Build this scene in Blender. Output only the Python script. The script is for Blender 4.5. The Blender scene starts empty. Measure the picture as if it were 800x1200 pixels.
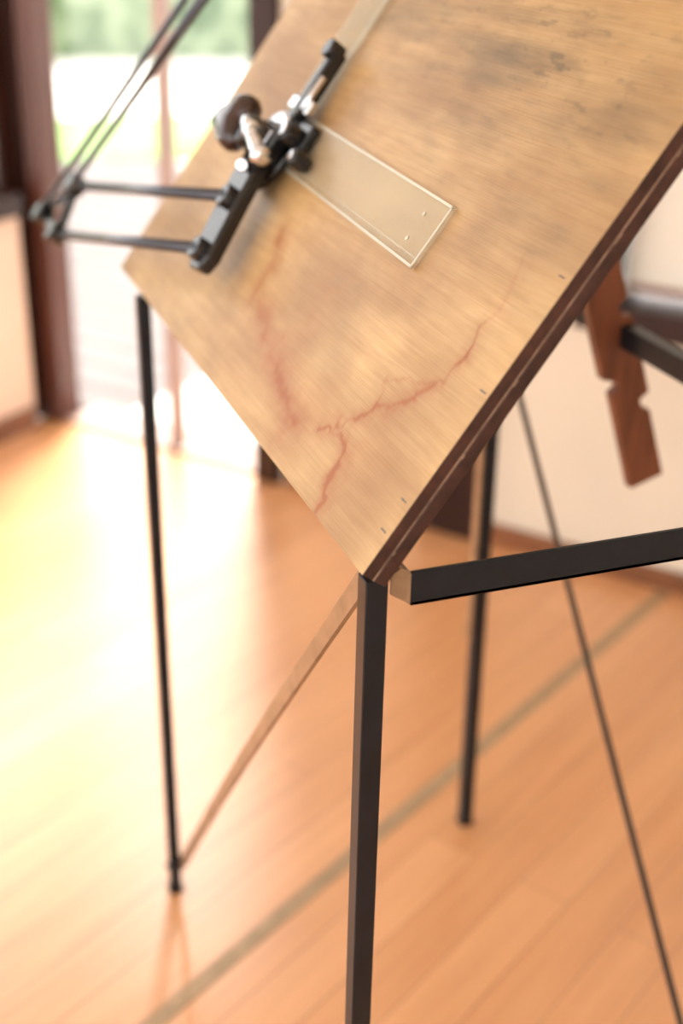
import bpy, bmesh, random
from math import *
from mathutils import Vector, Matrix, noise
import numpy as np
random.seed(4)
sc=bpy.context.scene
col=sc.collection
try:
    sc.view_settings.view_transform='Standard'; sc.view_settings.look='None'
except Exception: pass
H=0.80; W=0.6588; D=0.415; TH=0.9418

# ---------------------------------------------------------------- materials
def mat(name, base=(.5,.5,.5), rough=.5, metal=0.0, spec=.5, var=0.0, scale=20, bump=0.0, stretch=(1,1,1), col2=None, coat=0):
    m=bpy.data.materials.new(name); m.use_nodes=True
    nt=m.node_tree; b=nt.nodes["Principled BSDF"]
    b.inputs["Base Color"].default_value=(*base,1); b.inputs["Roughness"].default_value=rough
    b.inputs["Metallic"].default_value=metal; b.inputs["Specular IOR Level"].default_value=spec
    b.inputs["Coat Weight"].default_value=coat
    tc=nt.nodes.new("ShaderNodeTexCoord"); mp=nt.nodes.new("ShaderNodeMapping"); mp.inputs["Scale"].default_value=stretch
    nz=nt.nodes.new("ShaderNodeTexNoise"); nz.inputs["Scale"].default_value=scale; nz.inputs["Detail"].default_value=5
    nt.links.new(tc.outputs["Object"],mp.inputs["Vector"]); nt.links.new(mp.outputs[0],nz.inputs["Vector"])
    if var>0 or col2:
        mx=nt.nodes.new("ShaderNodeMix"); mx.data_type='RGBA'
        c2=col2 if col2 else tuple(c*(1-var) for c in base)
        mx.inputs["A"].default_value=(*base,1); mx.inputs["B"].default_value=(*c2,1)
        rp=nt.nodes.new("ShaderNodeMapRange"); rp.inputs["From Min"].default_value=.35; rp.inputs["From Max"].default_value=.65
        nt.links.new(nz.outputs["Fac"],rp.inputs["Value"]); nt.links.new(rp.outputs[0],mx.inputs["Factor"])
        nt.links.new(mx.outputs["Result"],b.inputs["Base Color"])
    if bump>0:
        bp=nt.nodes.new("ShaderNodeBump"); bp.inputs["Strength"].default_value=bump; bp.inputs["Distance"].default_value=.002
        nt.links.new(nz.outputs["Fac"],bp.inputs["Height"]); nt.links.new(bp.outputs[0],b.inputs["Normal"])
    return m
M_steel=mat("black_painted_steel",(.006,.010,.015),.32,0,.30,.3,60,.05)
M_brace=mat("tan_lit_steel",(.34,.225,.135),.38,.4,.5,.3,40)  # steel, with the floor's reflected light put into the tan colour
M_black=mat("black_enamel",(.007,.007,.008),.22,0,.5)
M_chrome=mat("chrome",(.66,.67,.70),.10,1.0)
M_rod=mat("grey_rod_steel",(.06,.06,.07),.3,.6)
M_bake=mat("brown_bakelite",(.032,.009,.006),.10,0,.6,.4,30)
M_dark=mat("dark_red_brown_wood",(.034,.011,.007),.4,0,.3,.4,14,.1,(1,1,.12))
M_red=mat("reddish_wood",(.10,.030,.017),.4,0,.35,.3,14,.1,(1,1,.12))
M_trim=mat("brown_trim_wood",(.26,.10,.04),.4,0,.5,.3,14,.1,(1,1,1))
M_pale=mat("pale_painted_mullion",(.42,.28,.23),.5,0,.5,.1)
M_wall=mat("cream_plaster",(.78,.70,.57),.8,0,.3,.05,6,.1)
M_panel=mat("pink_beige_panel",(.80,.60,.47),.7,0,.3,.06,6)
M_ceil=mat("ceiling_white",(.85,.8,.73),.9)
M_strut=mat("strut_wood",(.19,.06,.026),.5,0,.4,.45,30,.2,(3,3,.4))
M_edge=mat("board_edge_dark",(.060,.021,.014),.5,0,.35,.6,60,.4,(1,1,1))
M_edge2=mat("board_edge_light",(.30,.19,.13),.6,0,.3,.6,80,.3)
M_deck=mat("deck_painted_shade",(.16,.13,.125),.6,0,.3,.15,5)  # shade over the deck is put into this darker colour
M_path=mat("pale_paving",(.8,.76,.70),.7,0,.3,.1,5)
M_grass=mat("grass",(.17,.31,.09),.9,0,.2,0,8,0,(1,1,1),(.28,.40,.16))
M_hedge=mat("hedge_leaves",(.07,.12,.05),.9,0,.2,0,5,.5,(1,1,1),(.30,.36,.22))
M_seam=mat("seam_strip",(.42,.29,.165),.45,0,.5,.2,30)
def fabric():
    m=bpy.data.materials.new("roller_blind_fabric"); m.use_nodes=True; nt=m.node_tree
    b=nt.nodes["Principled BSDF"]; o=nt.nodes["Material Output"]; b.inputs["Base Color"].default_value=(.85,.82,.76,1); b.inputs["Roughness"].default_value=.9
    tl=nt.nodes.new("ShaderNodeBsdfTranslucent"); tl.inputs[0].default_value=(.80,.76,.68,1)
    mx=nt.nodes.new("ShaderNodeMixShader"); mx.inputs[0].default_value=.20
    wv=nt.nodes.new("ShaderNodeTexNoise"); wv.inputs["Scale"].default_value=300
    bp=nt.nodes.new("ShaderNodeBump"); bp.inputs["Strength"].default_value=.1; nt.links.new(wv.outputs["Fac"],bp.inputs["Height"]); nt.links.new(bp.outputs[0],b.inputs["Normal"])
    nt.links.new(b.outputs[0],mx.inputs[1]); nt.links.new(tl.outputs[0],mx.inputs[2]); nt.links.new(mx.outputs[0],o.inputs[0])
    return m
M_blind=fabric()
def glassy(name,tint,gloss,rough=.02):
    m=bpy.data.materials.new(name); m.use_nodes=True; nt=m.node_tree
    for n in list(nt.nodes): nt.nodes.remove(n)
    o=nt.nodes.new("ShaderNodeOutputMaterial"); mx=nt.nodes.new("ShaderNodeMixShader")
    tr=nt.nodes.new("ShaderNodeBsdfTransparent"); tr.inputs[0].default_value=(*tint,1)
    gl=nt.nodes.new("ShaderNodeBsdfGlossy"); gl.inputs["Roughness"].default_value=rough
    mx.inputs[0].default_value=gloss
    nt.links.new(tr.outputs[0],mx.inputs[1]); nt.links.new(gl.outputs[0],mx.inputs[2]); nt.links.new(mx.outputs[0],o.inputs[0])
    return m
M_glass=glassy("window_glass",(.98,.98,.98),.04)
def plastic():
    m=bpy.data.materials.new("clear_plastic_scale"); m.use_nodes=True; nt=m.node_tree
    b=nt.nodes["Principled BSDF"]; o=nt.nodes["Material Output"]
    b.inputs["Base Color"].default_value=(.72,.64,.48,1); b.inputs["Roughness"].default_value=.15; b.inputs["Specular IOR Level"].default_value=.4
    tr=nt.nodes.new("ShaderNodeBsdfTransparent"); tr.inputs[0].default_value=(.965,.97,.945,1)
    mx=nt.nodes.new("ShaderNodeMixShader"); mx.inputs[0].default_value=.16
    nt.links.new(tr.outputs[0],mx.inputs[1]); nt.links.new(b.outputs[0],mx.inputs[2]); nt.links.new(mx.outputs[0],o.inputs[0])
    return m
M_plastic=plastic()
M_pedge=mat("plastic_scale_rim",(.47,.43,.32),.3)

def floor_mat():
    m=bpy.data.materials.new("oiled_plank_floor"); m.use_nodes=True; nt=m.node_tree; b=nt.nodes["Principled BSDF"]
    tc=nt.nodes.new("ShaderNodeTexCoord"); mp=nt.nodes.new("ShaderNodeMapping")
    mp.inputs["Rotation"].default_value=(0,0,-radians(31.9))
    br=nt.nodes.new("ShaderNodeTexBrick"); br.inputs["Scale"].default_value=1
    br.inputs["Brick Width"].default_value=1.3; br.inputs["Row Height"].default_value=.072; br.inputs["Mortar Size"].default_value=.0010
    br.inputs["Mortar Smooth"].default_value=.3
    br.inputs["Color1"].default_value=(.66,.315,.130,1); br.inputs["Color2"].default_value=(.75,.385,.175,1); br.inputs["Mortar"].default_value=(.40,.18,.08,1)
    nt.links.new(tc.outputs["Object"],mp.inputs[0]); nt.links.new(mp.outputs[0],br.inputs["Vector"])
    mp2=nt.nodes.new("ShaderNodeMapping"); mp2.inputs["Scale"].default_value=(1.2,14,1)
    nz=nt.nodes.new("ShaderNodeTexNoise"); nz.inputs["Scale"].default_value=3; nz.inputs["Detail"].default_value=8
    nt.links.new(mp.outputs[0],mp2.inputs[0]); nt.links.new(mp2.outputs[0],nz.inputs["Vector"])
    mx=nt.nodes.new("ShaderNodeMix"); mx.data_type='RGBA'; mx.blend_type='MULTIPLY'; mx.inputs["Factor"].default_value=.38
    cr=nt.nodes.new("ShaderNodeValToRGB"); cr.color_ramp.elements[0].position=.3; cr.color_ramp.elements[0].color=(.66,.53,.43,1); cr.color_ramp.elements[1].position=.65; cr.color_ramp.elements[1].color=(1,1,1,1)
    nt.links.new(nz.outputs["Fac"],cr.inputs[0]); nt.links.new(br.outputs["Color"],mx.inputs["A"]); nt.links.new(cr.outputs[0],mx.inputs["B"])
    nt.links.new(mx.outputs["Result"],b.inputs["Base Color"])
    b.inputs["Roughness"].default_value=.32; b.inputs["Specular IOR Level"].default_value=.7; b.inputs["Coat Weight"].default_value=.8; b.inputs["Coat Roughness"].default_value=.28
    return m
M_floor=floor_mat()

# ---------------------------------------------------------------- geometry helpers
def new_obj(name,verts,faces,m,parent=None,M=None,smooth=False):
    me=bpy.data.meshes.new(name); me.from_pydata([tuple(v) for v in verts],[],faces)
    bm=bmesh.new(); bm.from_mesh(me); bmesh.ops.recalc_face_normals(bm,faces=bm.faces); bm.to_mesh(me); bm.free()
    o=bpy.data.objects.new(name,me); col.objects.link(o)
    if m: me.materials.append(m)
    if M is not None: me.transform(M)
    if smooth:
        for p in me.polygons: p.use_smooth=True
    if parent: o.parent=parent
    return o
def box(name,lo,hi,m,parent=None,M=None,bev=0,foot=(0,0)):
    x0,y0,z0=lo;x1,y1,z1=hi;fx,fy=foot
    v=[(x0+fx,y0+fy,z0),(x1+fx,y0+fy,z0),(x1+fx,y1+fy,z0),(x0+fx,y1+fy,z0),(x0,y0,z1),(x1,y0,z1),(x1,y1,z1),(x0,y1,z1)]
    f=[(0,3,2,1),(4,5,6,7),(0,1,5,4),(1,2,6,5),(2,3,7,6),(3,0,4,7)]
    o=new_obj(name,v,f,m,parent,M)
    if bev:
        b=o.modifiers.new("bev",'BEVEL'); b.width=bev; b.segments=2
    return o
def empty(name,loc=(0,0,0)):
    e=bpy.data.objects.new(name,None); col.objects.link(e); e.empty_display_size=.05; return e
def cyl(name,a,b,r,m,parent=None,M=None,n=20,r2=None,bev=0):
    a=Vector(a);b=Vector(b); r2=r if r2 is None else r2
    d=(b-a); L=d.length; d.normalize(); q=d.to_track_quat('Z','Y').to_matrix()
    vs=[];
    for k in range(n):
        t=2*pi*k/n; vs.append(a+q@Vector((r*cos(t),r*sin(t),0)))
    for k in range(n):
        t=2*pi*k/n; vs.append(b+q@Vector((r2*cos(t),r2*sin(t),0)))
    fs=[(k,(k+1)%n,n+(k+1)%n,n+k) for k in range(n)]+[tuple(range(n-1,-1,-1)),tuple(range(n,2*n))]
    o=new_obj(name,vs,fs,m,parent,M)
    if bev:
        bb=o.modifiers.new("bev",'BEVEL'); bb.width=bev; bb.segments=2; bb.limit_method='ANGLE'
    for p in o.data.polygons:
        if len(p.vertices)==4: p.use_smooth=True
    return o
def prism(name,pts,h0,h1,m,parent=None,M=None,bev=0):
    n=len(pts); vs=[(p[0],p[1],h0) for p in pts]+[(p[0],p[1],h1) for p in pts]
    fs=[tuple(range(n-1,-1,-1)),tuple(range(n,2*n))]+[(k,(k+1)%n,n+(k+1)%n,n+k) for k in range(n)]
    o=new_obj(name,vs,fs,m,parent,M)
    if bev:
        b=o.modifiers.new("bev",'BEVEL'); b.width=bev; b.segments=2; b.limit_method='ANGLE'
    return o
def lathe(name,prof,origin,axis,m,parent=None,M=None,n=28):
    q=Vector(axis).normalized().to_track_quat('Z','Y').to_matrix(); vs=[];fs=[]
    for (r,z) in prof:
        for k in range(n):
            t=2*pi*k/n; vs.append(Vector(origin)+q@Vector((r*cos(t),r*sin(t),z)))
    for i in range(len(prof)-1):
        for k in range(n):
            fs.append((i*n+k,i*n+(k+1)%n,(i+1)*n+(k+1)%n,(i+1)*n+k))
    fs.append(tuple(range(n-1,-1,-1))); fs.append(tuple(range((len(prof)-1)*n,len(prof)*n)))
    return new_obj(name,vs,fs,m,parent,M,True)
def bar(name,a,b,w,t,m,parent=None,side=(1,0,0),bend=0):
    a=Vector(a);b=Vector(b);s=Vector(side).normalized();d=(b-a).normalized();o=d.cross(s).normalized()
    vs=[];N=9
    for i in range(N):
        f=i/(N-1); c=a.lerp(b,f)+o*bend*sin(pi*f)
        for (i1,j1) in ((-1,-1),(1,-1),(1,1),(-1,1)): vs.append(c+s*(i1*t/2)+o*(j1*w/2))
    fs=[]
    for i in range(N-1):
        for k in range(4): fs.append((i*4+k,i*4+(k+1)%4,(i+1)*4+(k+1)%4,(i+1)*4+k))
    fs+=[(3,2,1,0),tuple(range(4*N-4,4*N))]
    return new_obj(name,vs,fs,m,parent)

# ---------------------------------------------------------------- drafting table
table=empty("drafting_table")
def leg(name,x0,y0,x1,y1,z1,foot=(0,0)):
    box(name,(x0,y0,0.004),(x1,y1,z1),M_steel,table,bev=.0010,foot=foot)
    cx,cy=(x0+x1)/2+foot[0],(y0+y1)/2+foot[1]
    box(name+"_pad",(cx-.0095,cy-.0095,0),(cx+.0095,cy+.0095,.005),M_black,table,bev=.001)
leg("leg_front",-.0055,-.010,.0095,.005,.803,(-.005,0))
leg("leg_left",-.008,W-.008,.006,W+.006,.797,(.003,0))
leg("leg_rear",D-.008,W-.008,D+.008,W+.008,.797,(.002,0))
leg("leg_right",D-.008,-.008,D+.008,.008,.783)
box("leg_rear_lit_flange",(D-.0105,W-.004,.30),(D-.0082,W+.012,.79),M_brace,table,bev=.0004)  # tan strip paints the light caught on this side of the leg
box("rail_front_side_web",(.0235,-.0125,.783),(D+.012,-.0095,.8065),M_steel,table,bev=.0005)
box("rail_front_side_flange",(.0235,-.0125,.783),(D+.012,.006,.786),M_steel,table,bev=.0005)
box("rail_rear_side_web",(.0235,W+.0095,.783),(D+.012,W+.0125,.8065),M_steel,table,bev=.0005)
box("rail_rear_side_flange",(.0235,W-.006,.783),(D+.012,W+.0125,.786),M_steel,table,bev=.0005)
prism("rail_end_lug",[(.0105,.7925),(.0232,.784),(.0232,.8065),(.0165,.8100),(.0105,.806)],.0115,.0095,M_brace,table,
      Matrix(((1,0,0,0),(0,0,-1,0),(0,1,0,0),(0,0,0,1))))
box("rail_end_cap",(.0215,-.0120,.7845),(.0238,.0075,.8055),M_brace,table,bev=.0004)  # lit end face of the rail, its warm light painted as tan
box("rail_back",(D-.003,-.012,.784),(D+.014,W+.012,.806),M_steel,table,bev=.001)
box("rail_hinge",(.028,.07,.785),(.040,W-.008,.806),M_steel,table,bev=.001)
bar("brace_left",(.0075,.020,.792),(.0095,W-.01,.045),.014,.004,M_brace,table,bend=-.006)
bar("brace_right",(D-.010,W-.004,.765),(D-.010,.012,.012),.009,.003,M_steel,table)
cyl("brace_bolt_1",(-.011,W-.012,.05),(.012,W-.012,.05),.004,M_steel,table)
cyl("brace_bolt_2",(D-.014,W-.006,.758),(D-.004,W-.006,.758),.004,M_steel,table)

# board frame
T=Vector((cos(TH),0,sin(TH)));N=Vector((-sin(TH),0,cos(TH)));B0=Vector((-.0116,0,.8138))
MB=Matrix(((T.x,0,N.x,B0.x),(0,1,0,0),(T.z,0,N.z,B0.z),(0,0,0,1)))
BT=.018; Y0,Y1=-.0185,.715; TL=.56
def segd(p,a,b):
    ax,ay=a;bx,by=b;dx,dy=bx-ax,by-ay;L=dx*dx+dy*dy
    t=max(0,min(1,((p[0]-ax)*dx+(p[1]-ay)*dy)/L)); return hypot(p[0]-ax-t*dx,p[1]-ay-t*dy)
S1=[(.135,.385),(.105,.365),(.0796,.36),(.06,.29),(.0437,.2216),(.028,.165)]
S2=[(.050,.118),(.0541,.1077),(.070,.088),(.083,.082),(.092,.060),(.101,.050),(.106,.052),(.118,.034),(.130,.036),(.1385,.0317),(.175,.028),(.21,.035)]
S3=[(.0,.0705),(.012,.068),(.020,.078),(.0381,.0812),(.050,.100),(.0437,.13)]
S4=[(.086,.085),(.095,.095),(.11,.07),(.115,.045)]
def pl(p,S): return min(segd(p,S[i],S[i+1]) for i in range(len(S)-1))
nt_,ny_=280,370
vs=[];st=[];sm=[]
for i in range(nt_+1):
    t=TL*(i/nt_)
    for j in range(ny_+1):
        y=Y0+(Y1-Y0)*j/ny_
        vs.append((t,y,0))
        s=0;k=0
        if t<.45:
            w1=noise.noise(Vector((t*40,y*40,0)));w2=noise.noise(Vector((t*40,y*40,7)))
            w3=noise.noise(Vector((t*140,y*140,3)));w4=noise.noise(Vector((t*140,y*140,9)))
            q=(t+.008*w1+.004*w3,y+.008*w2+.004*w4)
            d2=min(pl(q,S2),pl(q,S3)); d1=pl(q,S1); d4=pl(q,S4)
            amp=.80+.6*noise.noise(Vector((t*60,y*60,12)))
            f2=1-.75*max(0,min(1,(t-.13)/.05))
            s=amp*f2*(exp(-(d2/.0020)**2)*.9+exp(-(d2/.009)**2)*.45)+exp(-(d1/.014)**2)*.6*amp+exp(-(d1/.003)**2)*.2+.5*amp*exp(-(d4/.0018)**2)
            s+=.36*max(0,min(1,(.5+2*noise.noise(Vector((t*14,y*14,20))))))*exp(-(((t-.07)/.07)**2+((y-.16)/.15)**2))
            env=exp(-(((t-.33)/.085)**2+((y-.15)/.20)**2))+.6*exp(-(((t-.36)/.05)**2+((y-.42)/.12)**2))+.35*exp(-(((t-.2)/.06)**2+((y-.03)/.06)**2))
            n1=noise.fractal(Vector((t*38,y*6,2)),.8,2.1,5)
            n2=noise.fractal(Vector((t*150,y*30,5)),.7,2.1,4)
            n3=noise.fractal(Vector((t*16,y*7,31)),.8,2.1,4)
            k=.24*env+.70*env*max(0,min(.8,.22+.8*n1))+env*max(0,min(.4,n2-.34))*.7+.16*max(0,n3)+.03
        st.append(max(0,min(1,s))); sm.append(max(0,min(.8,k)))
fs=[]
for i in range(nt_):
    for j in range(ny_):
        a=i*(ny_+1)+j; fs.append((a,a+ny_+1,a+ny_+2,a+1))
me=bpy.data.meshes.new("board_top"); me.from_pydata(vs,[],fs); me.transform(MB)
for nm,arr in (("stain",st),("smudge",sm)):
    at=me.attributes.new(nm,'FLOAT','POINT'); at.data.foreach_set("value",arr)
uv=me.uv_layers.new(name="UVMap")
li=np.empty(len(me.loops),dtype=np.int32); me.loops.foreach_get("vertex_index",li)
va=np.array(vs)[:, :2][li].astype(np.float32); uv.data.foreach_set("uv",va.ravel())
top=bpy.data.objects.new("board_top",me); col.objects.link(top); top.parent=table
def board_mat():
    m=bpy.data.materials.new("worn_birch_board"); m.use_nodes=True; nt=m.node_tree; b=nt.nodes["Principled BSDF"]; L=nt.links.new
    tc=nt.nodes.new("ShaderNodeTexCoord")
    def nz(scale,st,det=6,dist=0):
        mp=nt.nodes.new("ShaderNodeMapping"); mp.inputs["Scale"].default_value=st
        n=nt.nodes.new("ShaderNodeTexNoise"); n.inputs["Scale"].default_value=scale; n.inputs["Detail"].default_value=det; n.inputs["Distortion"].default_value=dist
        L(tc.outputs["UV"],mp.inputs[0]); L(mp.outputs[0],n.inputs["Vector"]); return n.outputs["Fac"]
    def ramp(f,a,b_,ca,cb):
        r=nt.nodes.new("ShaderNodeValToRGB"); r.color_ramp.elements[0].position=a; r.color_ramp.elements[1].position=b_
        r.color_ramp.elements[0].color=(*ca,1); r.color_ramp.elements[1].color=(*cb,1); L(f,r.inputs[0]); return r.outputs[0]
    def mix(A,B,f,bt='MIX'):
        x=nt.nodes.new("ShaderNodeMix"); x.data_type='RGBA'; x.blend_type=bt
        for s_,v in (("A",A),("B",B)):
            if isinstance(v,tuple): x.inputs[s_].default_value=(*v,1)
            else: L(v,x.inputs[s_])
        if isinstance(f,float): x.inputs["Factor"].default_value=f
        else: L(f,x.inputs["Factor"])
        return x.outputs["Result"]
    big=ramp(nz(6,(1.6,1,1),4),.36,.62,(.355,.205,.085),(.55,.355,.160))
    grain=ramp(nz(8,(14,1.0,1),8,.15),.35,.60,(.87,.81,.73),(1,1,1))
    fine=ramp(nz(30,(26,.5,1),5),.38,.6,(.86,.81,.74),(1,1,1))
    scr=ramp(nz(60,(20,.25,1),2),.66,.74,(1,1,1),(.74,.66,.56))
    c=mix(big,grain,.8,'MULTIPLY'); c=mix(c,fine,.75,'MULTIPLY'); c=mix(c,scr,.5,'MULTIPLY')
    a1=nt.nodes.new("ShaderNodeAttribute"); a1.attribute_name="stain"
    a2=nt.nodes.new("ShaderNodeAttribute"); a2.attribute_name="smudge"
    c=mix(c,(.29,.088,.020),a1.outputs["Fac"])
    c=mix(c,(.085,.060,.033),a2.outputs["Fac"])
    L(c,b.inputs["Base Color"]); b.inputs["Roughness"].default_value=.45; b.inputs["Specular IOR Level"].default_value=.3
    return m
me.materials.append(board_mat())
box("board_core",(.0005,Y0+.003,-BT),(TL-.001,Y1-.003,-.0004),M_edge2,table,MB)
box("board_edging_upper",(0,Y0,-.0085),(TL,Y0+.004,-.0002),M_edge,table,MB,bev=.0006)
box("board_edging_line",(0,Y0+.0003,-.0100),(TL,Y0+.004,-.0082),M_edge2,table,MB)
box("board_edging_lower",(0,Y0-.0004,-.0185),(TL,Y0+.004,-.0097),M_edge,table,MB,bev=.0008)
box("board_edging_far",(0,Y1-.004,-BT),(TL,Y1,-.0003),M_edge,table,MB,bev=.0006)
box("board_edging_bottom",(0,Y0+.001,-BT),(.004,Y1,-.0003),M_edge2,table,MB,bev=.0004)
for i in range(8):
    t=.03+.065*i+random.uniform(-.02,.02); l=random.uniform(.002,.009)
    box("edge_nick_%d"%i,(t,Y0-.0007,-.0100),(t+l,Y0+.001,-.0090),M_edge2,table,MB)
for i,(t,y) in enumerate(((.028,-.013),(.05,-.012),(.13,-.014),(.21,-.012))):
    box("ink_tick_%d"%i,(t,y,.0001),(t+.0008,y+.007,.0004),M_black,table,MB)
box("board_batten_1",(.10,.06,-.045),(.50,.09,-BT),M_strut,table,MB,bev=.001)
box("board_batten_2",(.10,.56,-.045),(.50,.59,-BT),M_strut,table,MB,bev=.001)
for y in (.08,.60):
    box("hinge_leaf_%d"%int(y*100),(.010,y,-.020),(.045,y+.05,-BT),M_brace,table,MB)
    cyl("hinge_pin_%d"%int(y*100),(.030,y,.808),(.030,y+.05,.808),.004,M_brace,table)
# notched strut (plate in the plane y=.40)
bx,bz=.463,.634; ux,uz=-.325,.9457; rx,rz=.9457,.325
def SP(s,o): return (bx+ux*s+rx*o, bz+uz*s+rz*o)
hw=.019
left=[(0,-hw),(.112,-hw+.001),(.116,-hw+.010),(.124,-hw+.010),(.132,-hw-.004),(.185,-hw-.004),(.26,-hw),(.268,-hw+.009),(.278,-hw),(.585,-hw)]
right=[(.585,hw),(.30,hw),(.296,hw-.009),(.284,hw-.009),(.280,hw),(.206,hw+.001),(.200,hw-.009),(.188,hw-.009),(.184,hw+.003),(.098,hw+.003),(.094,hw-.008),(.082,hw-.008),(.078,hw),(0,hw)]
pts=[SP(*q) for q in left+right]
n=len(pts); v=[(p[0],.392,p[1]) for p in pts]+[(p[0],.404,p[1]) for p in pts]
new_obj("notched_strut",v,[tuple(range(n)),tuple(range(2*n-1,n-1,-1))]+[(k,(k+1)%n,n+(k+1)%n,n+k) for k in range(n)],M_strut,table)
cyl("strut_pivot",(.285,.38,1.165),(.285,.416,1.165),.006,M_steel,table)

# ---------------------------------------------------------------- drafting machine (coords on the board plane)
dm=empty("drafting_machine")
def scale(nm,c0,c1,w):
    a=Vector((c0[0],c0[1],0));b=Vector((c1[0],c1[1],0));d=(b-a).normalized();o=Vector((-d.y,d.x,0))
    P=[a-o*w/2,b-o*w/2,b+o*w/2,a+o*w/2]
    prism(nm,[(p.x,p.y) for p in P],.0010,.0040,M_plastic,dm,MB,.0004)
    for k,(p,q) in enumerate(((P[0],P[1]),(P[1],P[2]),(P[2],P[3]))):
        dd=(q-p).normalized();oo=Vector((-dd.y,dd.x,0))*.0020
        prism(nm+"_rim_%d"%k,[(p.x,p.y),(q.x,q.y),((q+oo).x,(q+oo).y),((p+oo).x,(p+oo).y)],.0041,.0045,M_pedge,dm,MB)
    prism(nm+"_band",[((a-o*w*.36).x,(a-o*w*.36).y),((b-o*w*.36).x,(b-o*w*.36).y),((b-o*w*.35).x,(b-o*w*.35).y),((a-o*w*.35).x,(a-o*w*.35).y)],.0041,.0043,M_pedge,dm,MB)
    p=b-d*.030
    for s_ in (-.010,.010):
        c=p+o*s_; cyl(nm+"_rivet_%d"%(s_>0),(c.x,c.y,.004),(c.x,c.y,.0052),.0016,M_pedge,dm,MB)
scale("scale_horizontal",(.204,.485),(.192,.1465),.050)
scale("scale_vertical",(.235,.497),(.50,.500),.056)
box("clamp_plate_1",(.186,.425,.004),(.222,.492,.014),M_black,dm,MB,.002)
cyl("clamp_knob_1",(.205,.440,.012),(.205,.440,.030),.010,M_black,dm,MB,bev=.0015)
cyl("clamp_knob_1_cap",(.205,.440,.030),(.205,.440,.032),.007,M_chrome,dm,MB)
cyl("clamp_knob_3",(.190,.405,.008),(.190,.405,.024),.008,M_black,dm,MB,bev=.0015)
cyl("clamp_knob_3_cap",(.190,.405,.024),(.190,.405,.0255),.0045,M_chrome,dm,MB)
box("clamp_arm_3",(.184,.402,.004),(.196,.445,.011),M_black,dm,MB,.002)
box("clamp_bar_vertical",(.205,.467,.006),(.288,.479,.020),M_black,dm,MB,.002)
cyl("clamp_knob_2",(.286,.473,.010),(.286,.473,.026),.0088,M_black,dm,MB,bev=.0015)
cyl("clamp_screw_1",(.222,.461,.018),(.262,.458,.018),.0030,M_chrome,dm,MB)
box("clamp_cross",(.226,.450,.010),(.240,.500,.018),M_chrome,dm,MB,.002)
lathe("protractor_disc",[(.036,.005),(.040,.007),(.040,.013),(.036,.016),(.022,.018),(.020,.028)],(.188,.485,0),(0,0,1),M_black,dm,MB)
lathe("index_ring",[(.030,.0165),(.034,.018),(.032,.021),(.027,.021)],(.188,.485,0),(0,0,1),M_chrome,dm,MB)
lathe("hub_post",[(.015,.02),(.015,.045),(.012,.05)],(.188,.478,0),(0,0,1),M_black,dm,MB)
box("hub_bridge",(.172,.440,.018),(.205,.500,.034),M_black,dm,MB,.004)
box("hub_bridge_plate",(.178,.446,.034),(.199,.466,.036),M_chrome,dm,MB,.0006)
vs=[];fs=[];nn=60;prof=[(.45,.030),(.88,.033),(1.02,.040),(1.0,.048),(.84,.055),(.4,.058)]
for (r,z) in prof:
    for k in range(nn):
        a=2*pi*k/nn; R=.0235*(1+.24*cos(3*a+.9)); vs.append((.188+R*r*cos(a)*1.0,.518+R*r*sin(a)*1.3,z))
for i in range(len(prof)-1):
    for k in range(nn): fs.append((i*nn+k,i*nn+(k+1)%nn,(i+1)*nn+(k+1)%nn,(i+1)*nn+k))
fs.append(tuple(range(nn-1,-1,-1))); fs.append(tuple(range((len(prof)-1)*nn,len(prof)*nn)))
new_obj("bakelite_grip",vs,fs,M_bake,dm,MB,True)
cyl("index_lever",(.190,.470,.046),(.176,.428,.040),.0066,M_chrome,dm,MB,bev=.001)
lathe("index_lever_tip",[(.004,0),(.0088,.002),(.0092,.009),(.005,.012)],(.177,.430,.040),(-.3,-1,-.1),M_chrome,dm,MB)
cyl("index_lever_root",(.196,.490,.044),(.188,.462,.044),.0085,M_chrome,dm,MB,bev=.001)
cyl("vernier_knob",(.165,.455,.03),(.160,.440,.044),.0055,M_chrome,dm,MB,bev=.001)
prism("arm_link",[(.205,.448),(.205,.486),(.150,.480),(.118,.470),(.072,.456),(.062,.440),(.066,.420),(.080,.414),(.122,.426),(.160,.436)],.020,.034,M_black,dm,MB,.003)
for k,(t,y) in enumerate(((.131,.447),(.080,.436),(.19,.466))):
    cyl("link_pivot_%d"%k,(t,y,.018),(t,y,.042),.0105,M_black,dm,MB,bev=.0015)
    cyl("link_screw_%d"%k,(t,y,.042),(t,y,.0432),.003,M_rod,dm,MB)
P1=Vector((.034,.896,.040));P2=Vector((-.021,.850,.040));P3=Vector((-.022,.955,.040))
cyl("lower_arm_1",(.131,.447,.038),P1,.0056,M_rod,dm,MB)
cyl("lower_arm_2",(.080,.436,.038),P2,.0056,M_rod,dm,MB)
for k,(p,q) in enumerate(((P1,P3),(P3,P2),(P2,P1))):
    cyl("elbow_bar_%d"%k,p,q,.0052,M_black,dm,MB)
for k,p in enumerate((P1,P2,P3)):
    cyl("elbow_joint_%d"%k,p-Vector((0,0,.009)),p+Vector((0,0,.012)),.0115,M_black,dm,MB,bev=.0015)
A1=Vector((.52,.571,.095));A2=Vector((.52,.680,.091))
cyl("upper_arm_1",P1+Vector((0,0,.006)),A1,.0042,M_rod,dm,MB)
cyl("upper_arm_2",P3+Vector((0,0,.006)),A2,.0042,M_rod,dm,MB)
cyl("upper_arm_wire",P2.lerp(P1,.5)+Vector((0,0,.01)),A1.lerp(A2,.5)+Vector((0,0,.004)),.0020,M_rod,dm,MB)
box("anchor_plate",(.505,.555,.078),(.535,.695,.088),M_black,dm,MB,.002)
box("anchor_post",(.512,.600,.001),(.545,.650,.080),M_black,dm,MB,.003)
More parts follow.
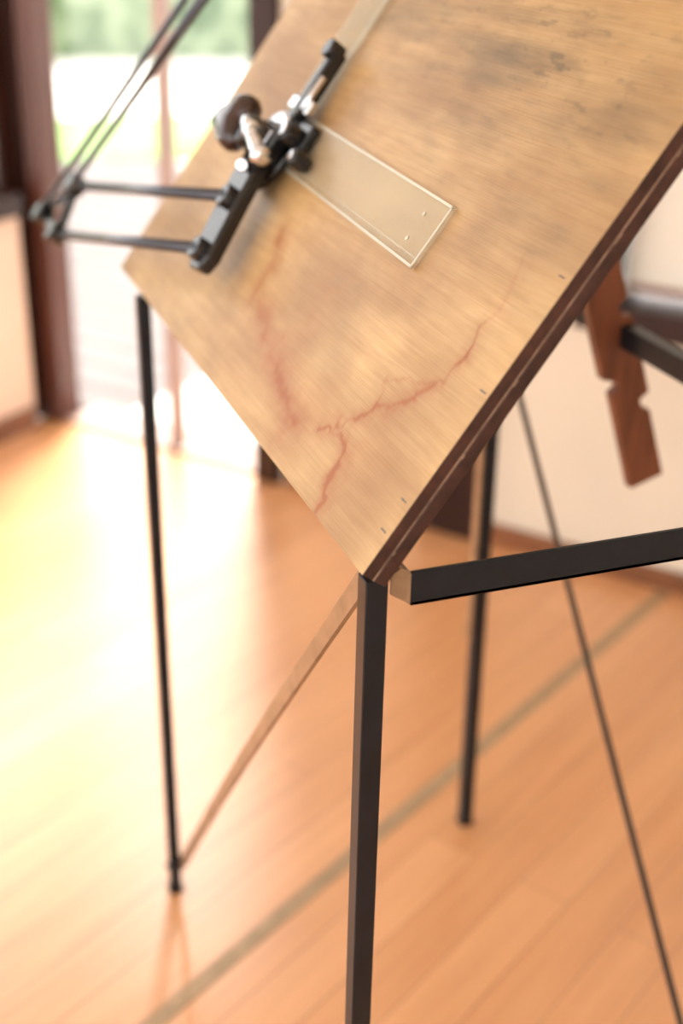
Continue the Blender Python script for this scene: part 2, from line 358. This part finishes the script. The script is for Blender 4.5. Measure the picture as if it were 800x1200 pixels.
box("anchor_clamp",(.500,.590,.001),(.575,.660,.008),M_black,dm,MB,.002)
for k,p in enumerate((A1,A2)): cyl("anchor_joint_%d"%k,p-Vector((0,0,.018)),p+Vector((0,0,.01)),.011,M_black,dm,MB,bev=.001)

# ---------------------------------------------------------------- room
K=Vector((.103,2.385,0)); al=radians(-51.9)
U=Vector((cos(al),sin(al),0)); O=Vector((-sin(al),cos(al),0))
MR=Matrix(((U.x,O.x,0,K.x),(U.y,O.y,0,K.y),(0,0,1,0),(0,0,0,1)))   # (s, outward, z)
def rb(name,lo,hi,m,parent=None,bev=0): return box(name,lo,hi,m,parent,MR,bev)
CH=2.15; SR=3.3; OB=-3.9; DH=2.0
rb("floor",(-.02,OB,-.05),(SR,.06,0),M_floor)
rb("ceiling",(-.12,OB,CH),(SR,.12,CH+.06),M_ceil)
wb=empty("wall_back")
rb("wall_section_1",(.68,0,0),(1.38,.12,CH),M_wall,wb)
rb("wall_under_window",(1.38,0,0),(2.6,.12,.485),M_wall,wb)
rb("wall_over_window",(1.38,0,1.62),(2.6,.12,CH),M_wall,wb)
rb("wall_section_2",(2.6,0,0),(SR,.12,CH),M_wall,wb)
rb("wall_over_door",(.045,0,DH),(.68,.12,CH),M_wall,wb)
wl=empty("wall_left")
rb("wall_lower_panel",(-.12,OB,0),(0,-.05,.51),M_panel,wl)
rb("wall_over_window",(-.12,OB,1.95),(0,-.05,CH),M_panel,wl)
wr=rb("wall_right",(SR,OB,0),(SR+.1,.12,CH),M_wall)
cp=empty("trim_1")
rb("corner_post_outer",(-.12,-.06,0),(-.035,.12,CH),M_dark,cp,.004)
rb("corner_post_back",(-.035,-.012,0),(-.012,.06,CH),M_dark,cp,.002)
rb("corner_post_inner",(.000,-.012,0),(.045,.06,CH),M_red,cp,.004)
rb("corner_light_pane",(-.012,.03,0),(.0,.034,CH),M_glass,cp)
bb=empty("baseboard_back")
rb("base_plank",(1.17,-.014,0),(SR,0,.042),M_trim,bb,.003)
rb("base_plank_2",(.70,-.014,0),(1.05,0,.042),M_trim,bb,.003)
rb("baseboard_left",(0,OB,0),(.014,-.06,.05),M_trim)
rb("trim_2",(1.045,-.03,0),(1.165,0,CH),M_dark,None,.004)
w1=empty("window_1")
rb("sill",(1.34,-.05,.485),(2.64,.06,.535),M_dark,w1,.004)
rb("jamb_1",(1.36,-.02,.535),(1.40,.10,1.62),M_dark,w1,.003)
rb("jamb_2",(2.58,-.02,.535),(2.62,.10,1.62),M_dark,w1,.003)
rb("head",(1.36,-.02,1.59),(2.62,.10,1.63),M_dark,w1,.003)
rb("pane",(1.40,.075,.535),(2.58,.080,1.59),M_glass,w1)
rb("roller_blind",(1.405,.030,.56),(2.575,.032,1.59),M_blind,w1)
rb("blind_hem_bar",(1.405,.026,.545),(2.575,.036,.562),M_pale,w1,.002)
d1=empty("door_1")
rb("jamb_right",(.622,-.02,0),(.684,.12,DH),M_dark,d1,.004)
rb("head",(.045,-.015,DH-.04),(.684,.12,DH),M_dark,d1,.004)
rb("mullion",(.345,.03,0),(.370,.065,DH-.04),M_pale,d1,.003)
rb("threshold",(.045,0,0),(.63,.12,.008),M_pale,d1,.002)
rb("pane",(.05,.048,.01),(.62,.051,DH-.04),M_glass,d1)
w2=empty("window_2")
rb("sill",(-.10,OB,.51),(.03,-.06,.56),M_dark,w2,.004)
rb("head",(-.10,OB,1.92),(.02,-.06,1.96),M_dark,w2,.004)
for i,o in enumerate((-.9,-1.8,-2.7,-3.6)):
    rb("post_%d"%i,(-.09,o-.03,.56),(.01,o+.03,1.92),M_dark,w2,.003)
rb("pane",(-.06,OB,.56),(-.055,-.06,1.92),M_glass,w2)

# outdoors
gd=empty("garden_terrace")
rb("paving_back",(-9,.12,-.06),(12,16,-.04),M_path,gd)
rb("paving_side",(-9,-6,-.06),(-.12,.12,-.042),M_path,gd)
cam_p=Vector((-.2644,-.6648,1.1875))
def polar(az,d): return Vector((cam_p.x+d*cos(radians(az)),cam_p.y+d*sin(radians(az)),0))
def strip(name,a0,a1,d0,d1,z,m,par):
    P=[polar(a0,d0),polar(a1,d0),polar(a1,d1),polar(a0,d1)]
    return prism(name,[(p.x,p.y) for p in P],z-.02,z,m,par)
strip("lawn",70,100,6.7,8.0,-.012,M_grass,gd)
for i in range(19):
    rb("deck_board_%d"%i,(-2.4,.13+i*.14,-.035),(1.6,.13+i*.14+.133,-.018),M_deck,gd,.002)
rb("sunlit_patch_slab",(.12,.13,-.018),(1.2,.70,-.006),M_path,gd)  # added slab, its pale colour stands in for the sunlit patch at the door
hv=[];hf=[];na,nh=80,16
for i in range(na+1):
    az=55+60*i/na
    for j in range(nh+1):
        f=j/nh*pi; rr=.55+.18*noise.noise(Vector((az*.6,f*2,1)))+.08*noise.noise(Vector((az*2,f*6,4)))
        p=polar(az,11.2-rr*cos(f)); hv.append((p.x,p.y,max(-.04,rr*2.3*sin(f)-.04)))
for i in range(na):
    for j in range(nh):
        a=i*(nh+1)+j; hf.append((a,a+1,a+nh+2,a+nh+1))
new_obj("garden_hedge",hv,hf,M_hedge,None,None,True)

a=Vector((-.074,.446));b=Vector((.997,1.112)); d=(b-a).normalized(); a2=a-d*1.6; b2=b+d*.38; o=Vector((-d.y,d.x))*.011
prism("floor_seam_strip",[tuple(a2-o),tuple(b2-o),tuple(b2+o),tuple(a2+o)],0.0,.0012,M_seam)

# ---------------------------------------------------------------- light
w=bpy.data.worlds.new("sky"); sc.world=w; w.use_nodes=True
bg=w.node_tree.nodes["Background"]; bg.inputs[0].default_value=(.99,.985,.98,1); bg.inputs[1].default_value=3.4
sl=bpy.data.lights.new("sun",'SUN'); sl.energy=13; sl.angle=radians(16); sl.color=(1,.96,.87)
so=bpy.data.objects.new("sun",sl); col.objects.link(so)
el=radians(54); hd=Vector((-.44,-.90,0)).normalized()
dirv=Vector((hd.x*cos(el),hd.y*cos(el),-sin(el))); so.rotation_euler=dirv.to_track_quat('-Z','Y').to_euler(); so.location=(1,5,5)

# ---------------------------------------------------------------- camera
cd=bpy.data.cameras.new("camera"); cam=bpy.data.objects.new("camera",cd); col.objects.link(cam); sc.camera=cam
yaw,pitch,roll=1.2167,.4462,.0164
f=Vector((cos(yaw)*cos(pitch),sin(yaw)*cos(pitch),-sin(pitch))); r=Vector((sin(yaw),-cos(yaw),0)); u=r.cross(f)
Rr=r*cos(roll)+u*sin(roll); Uu=-r*sin(roll)+u*cos(roll)
cam.matrix_world=Matrix(((Rr.x,Uu.x,-f.x,cam_p.x),(Rr.y,Uu.y,-f.y,cam_p.y),(Rr.z,Uu.z,-f.z,cam_p.z),(0,0,0,1)))
cd.sensor_fit='VERTICAL'; cd.sensor_height=36; cd.sensor_width=24; cd.lens=36*1537.3/1200
cd.clip_start=.02; cd.dof.use_dof=True; cd.dof.focus_distance=.87; cd.dof.aperture_fstop=3.0
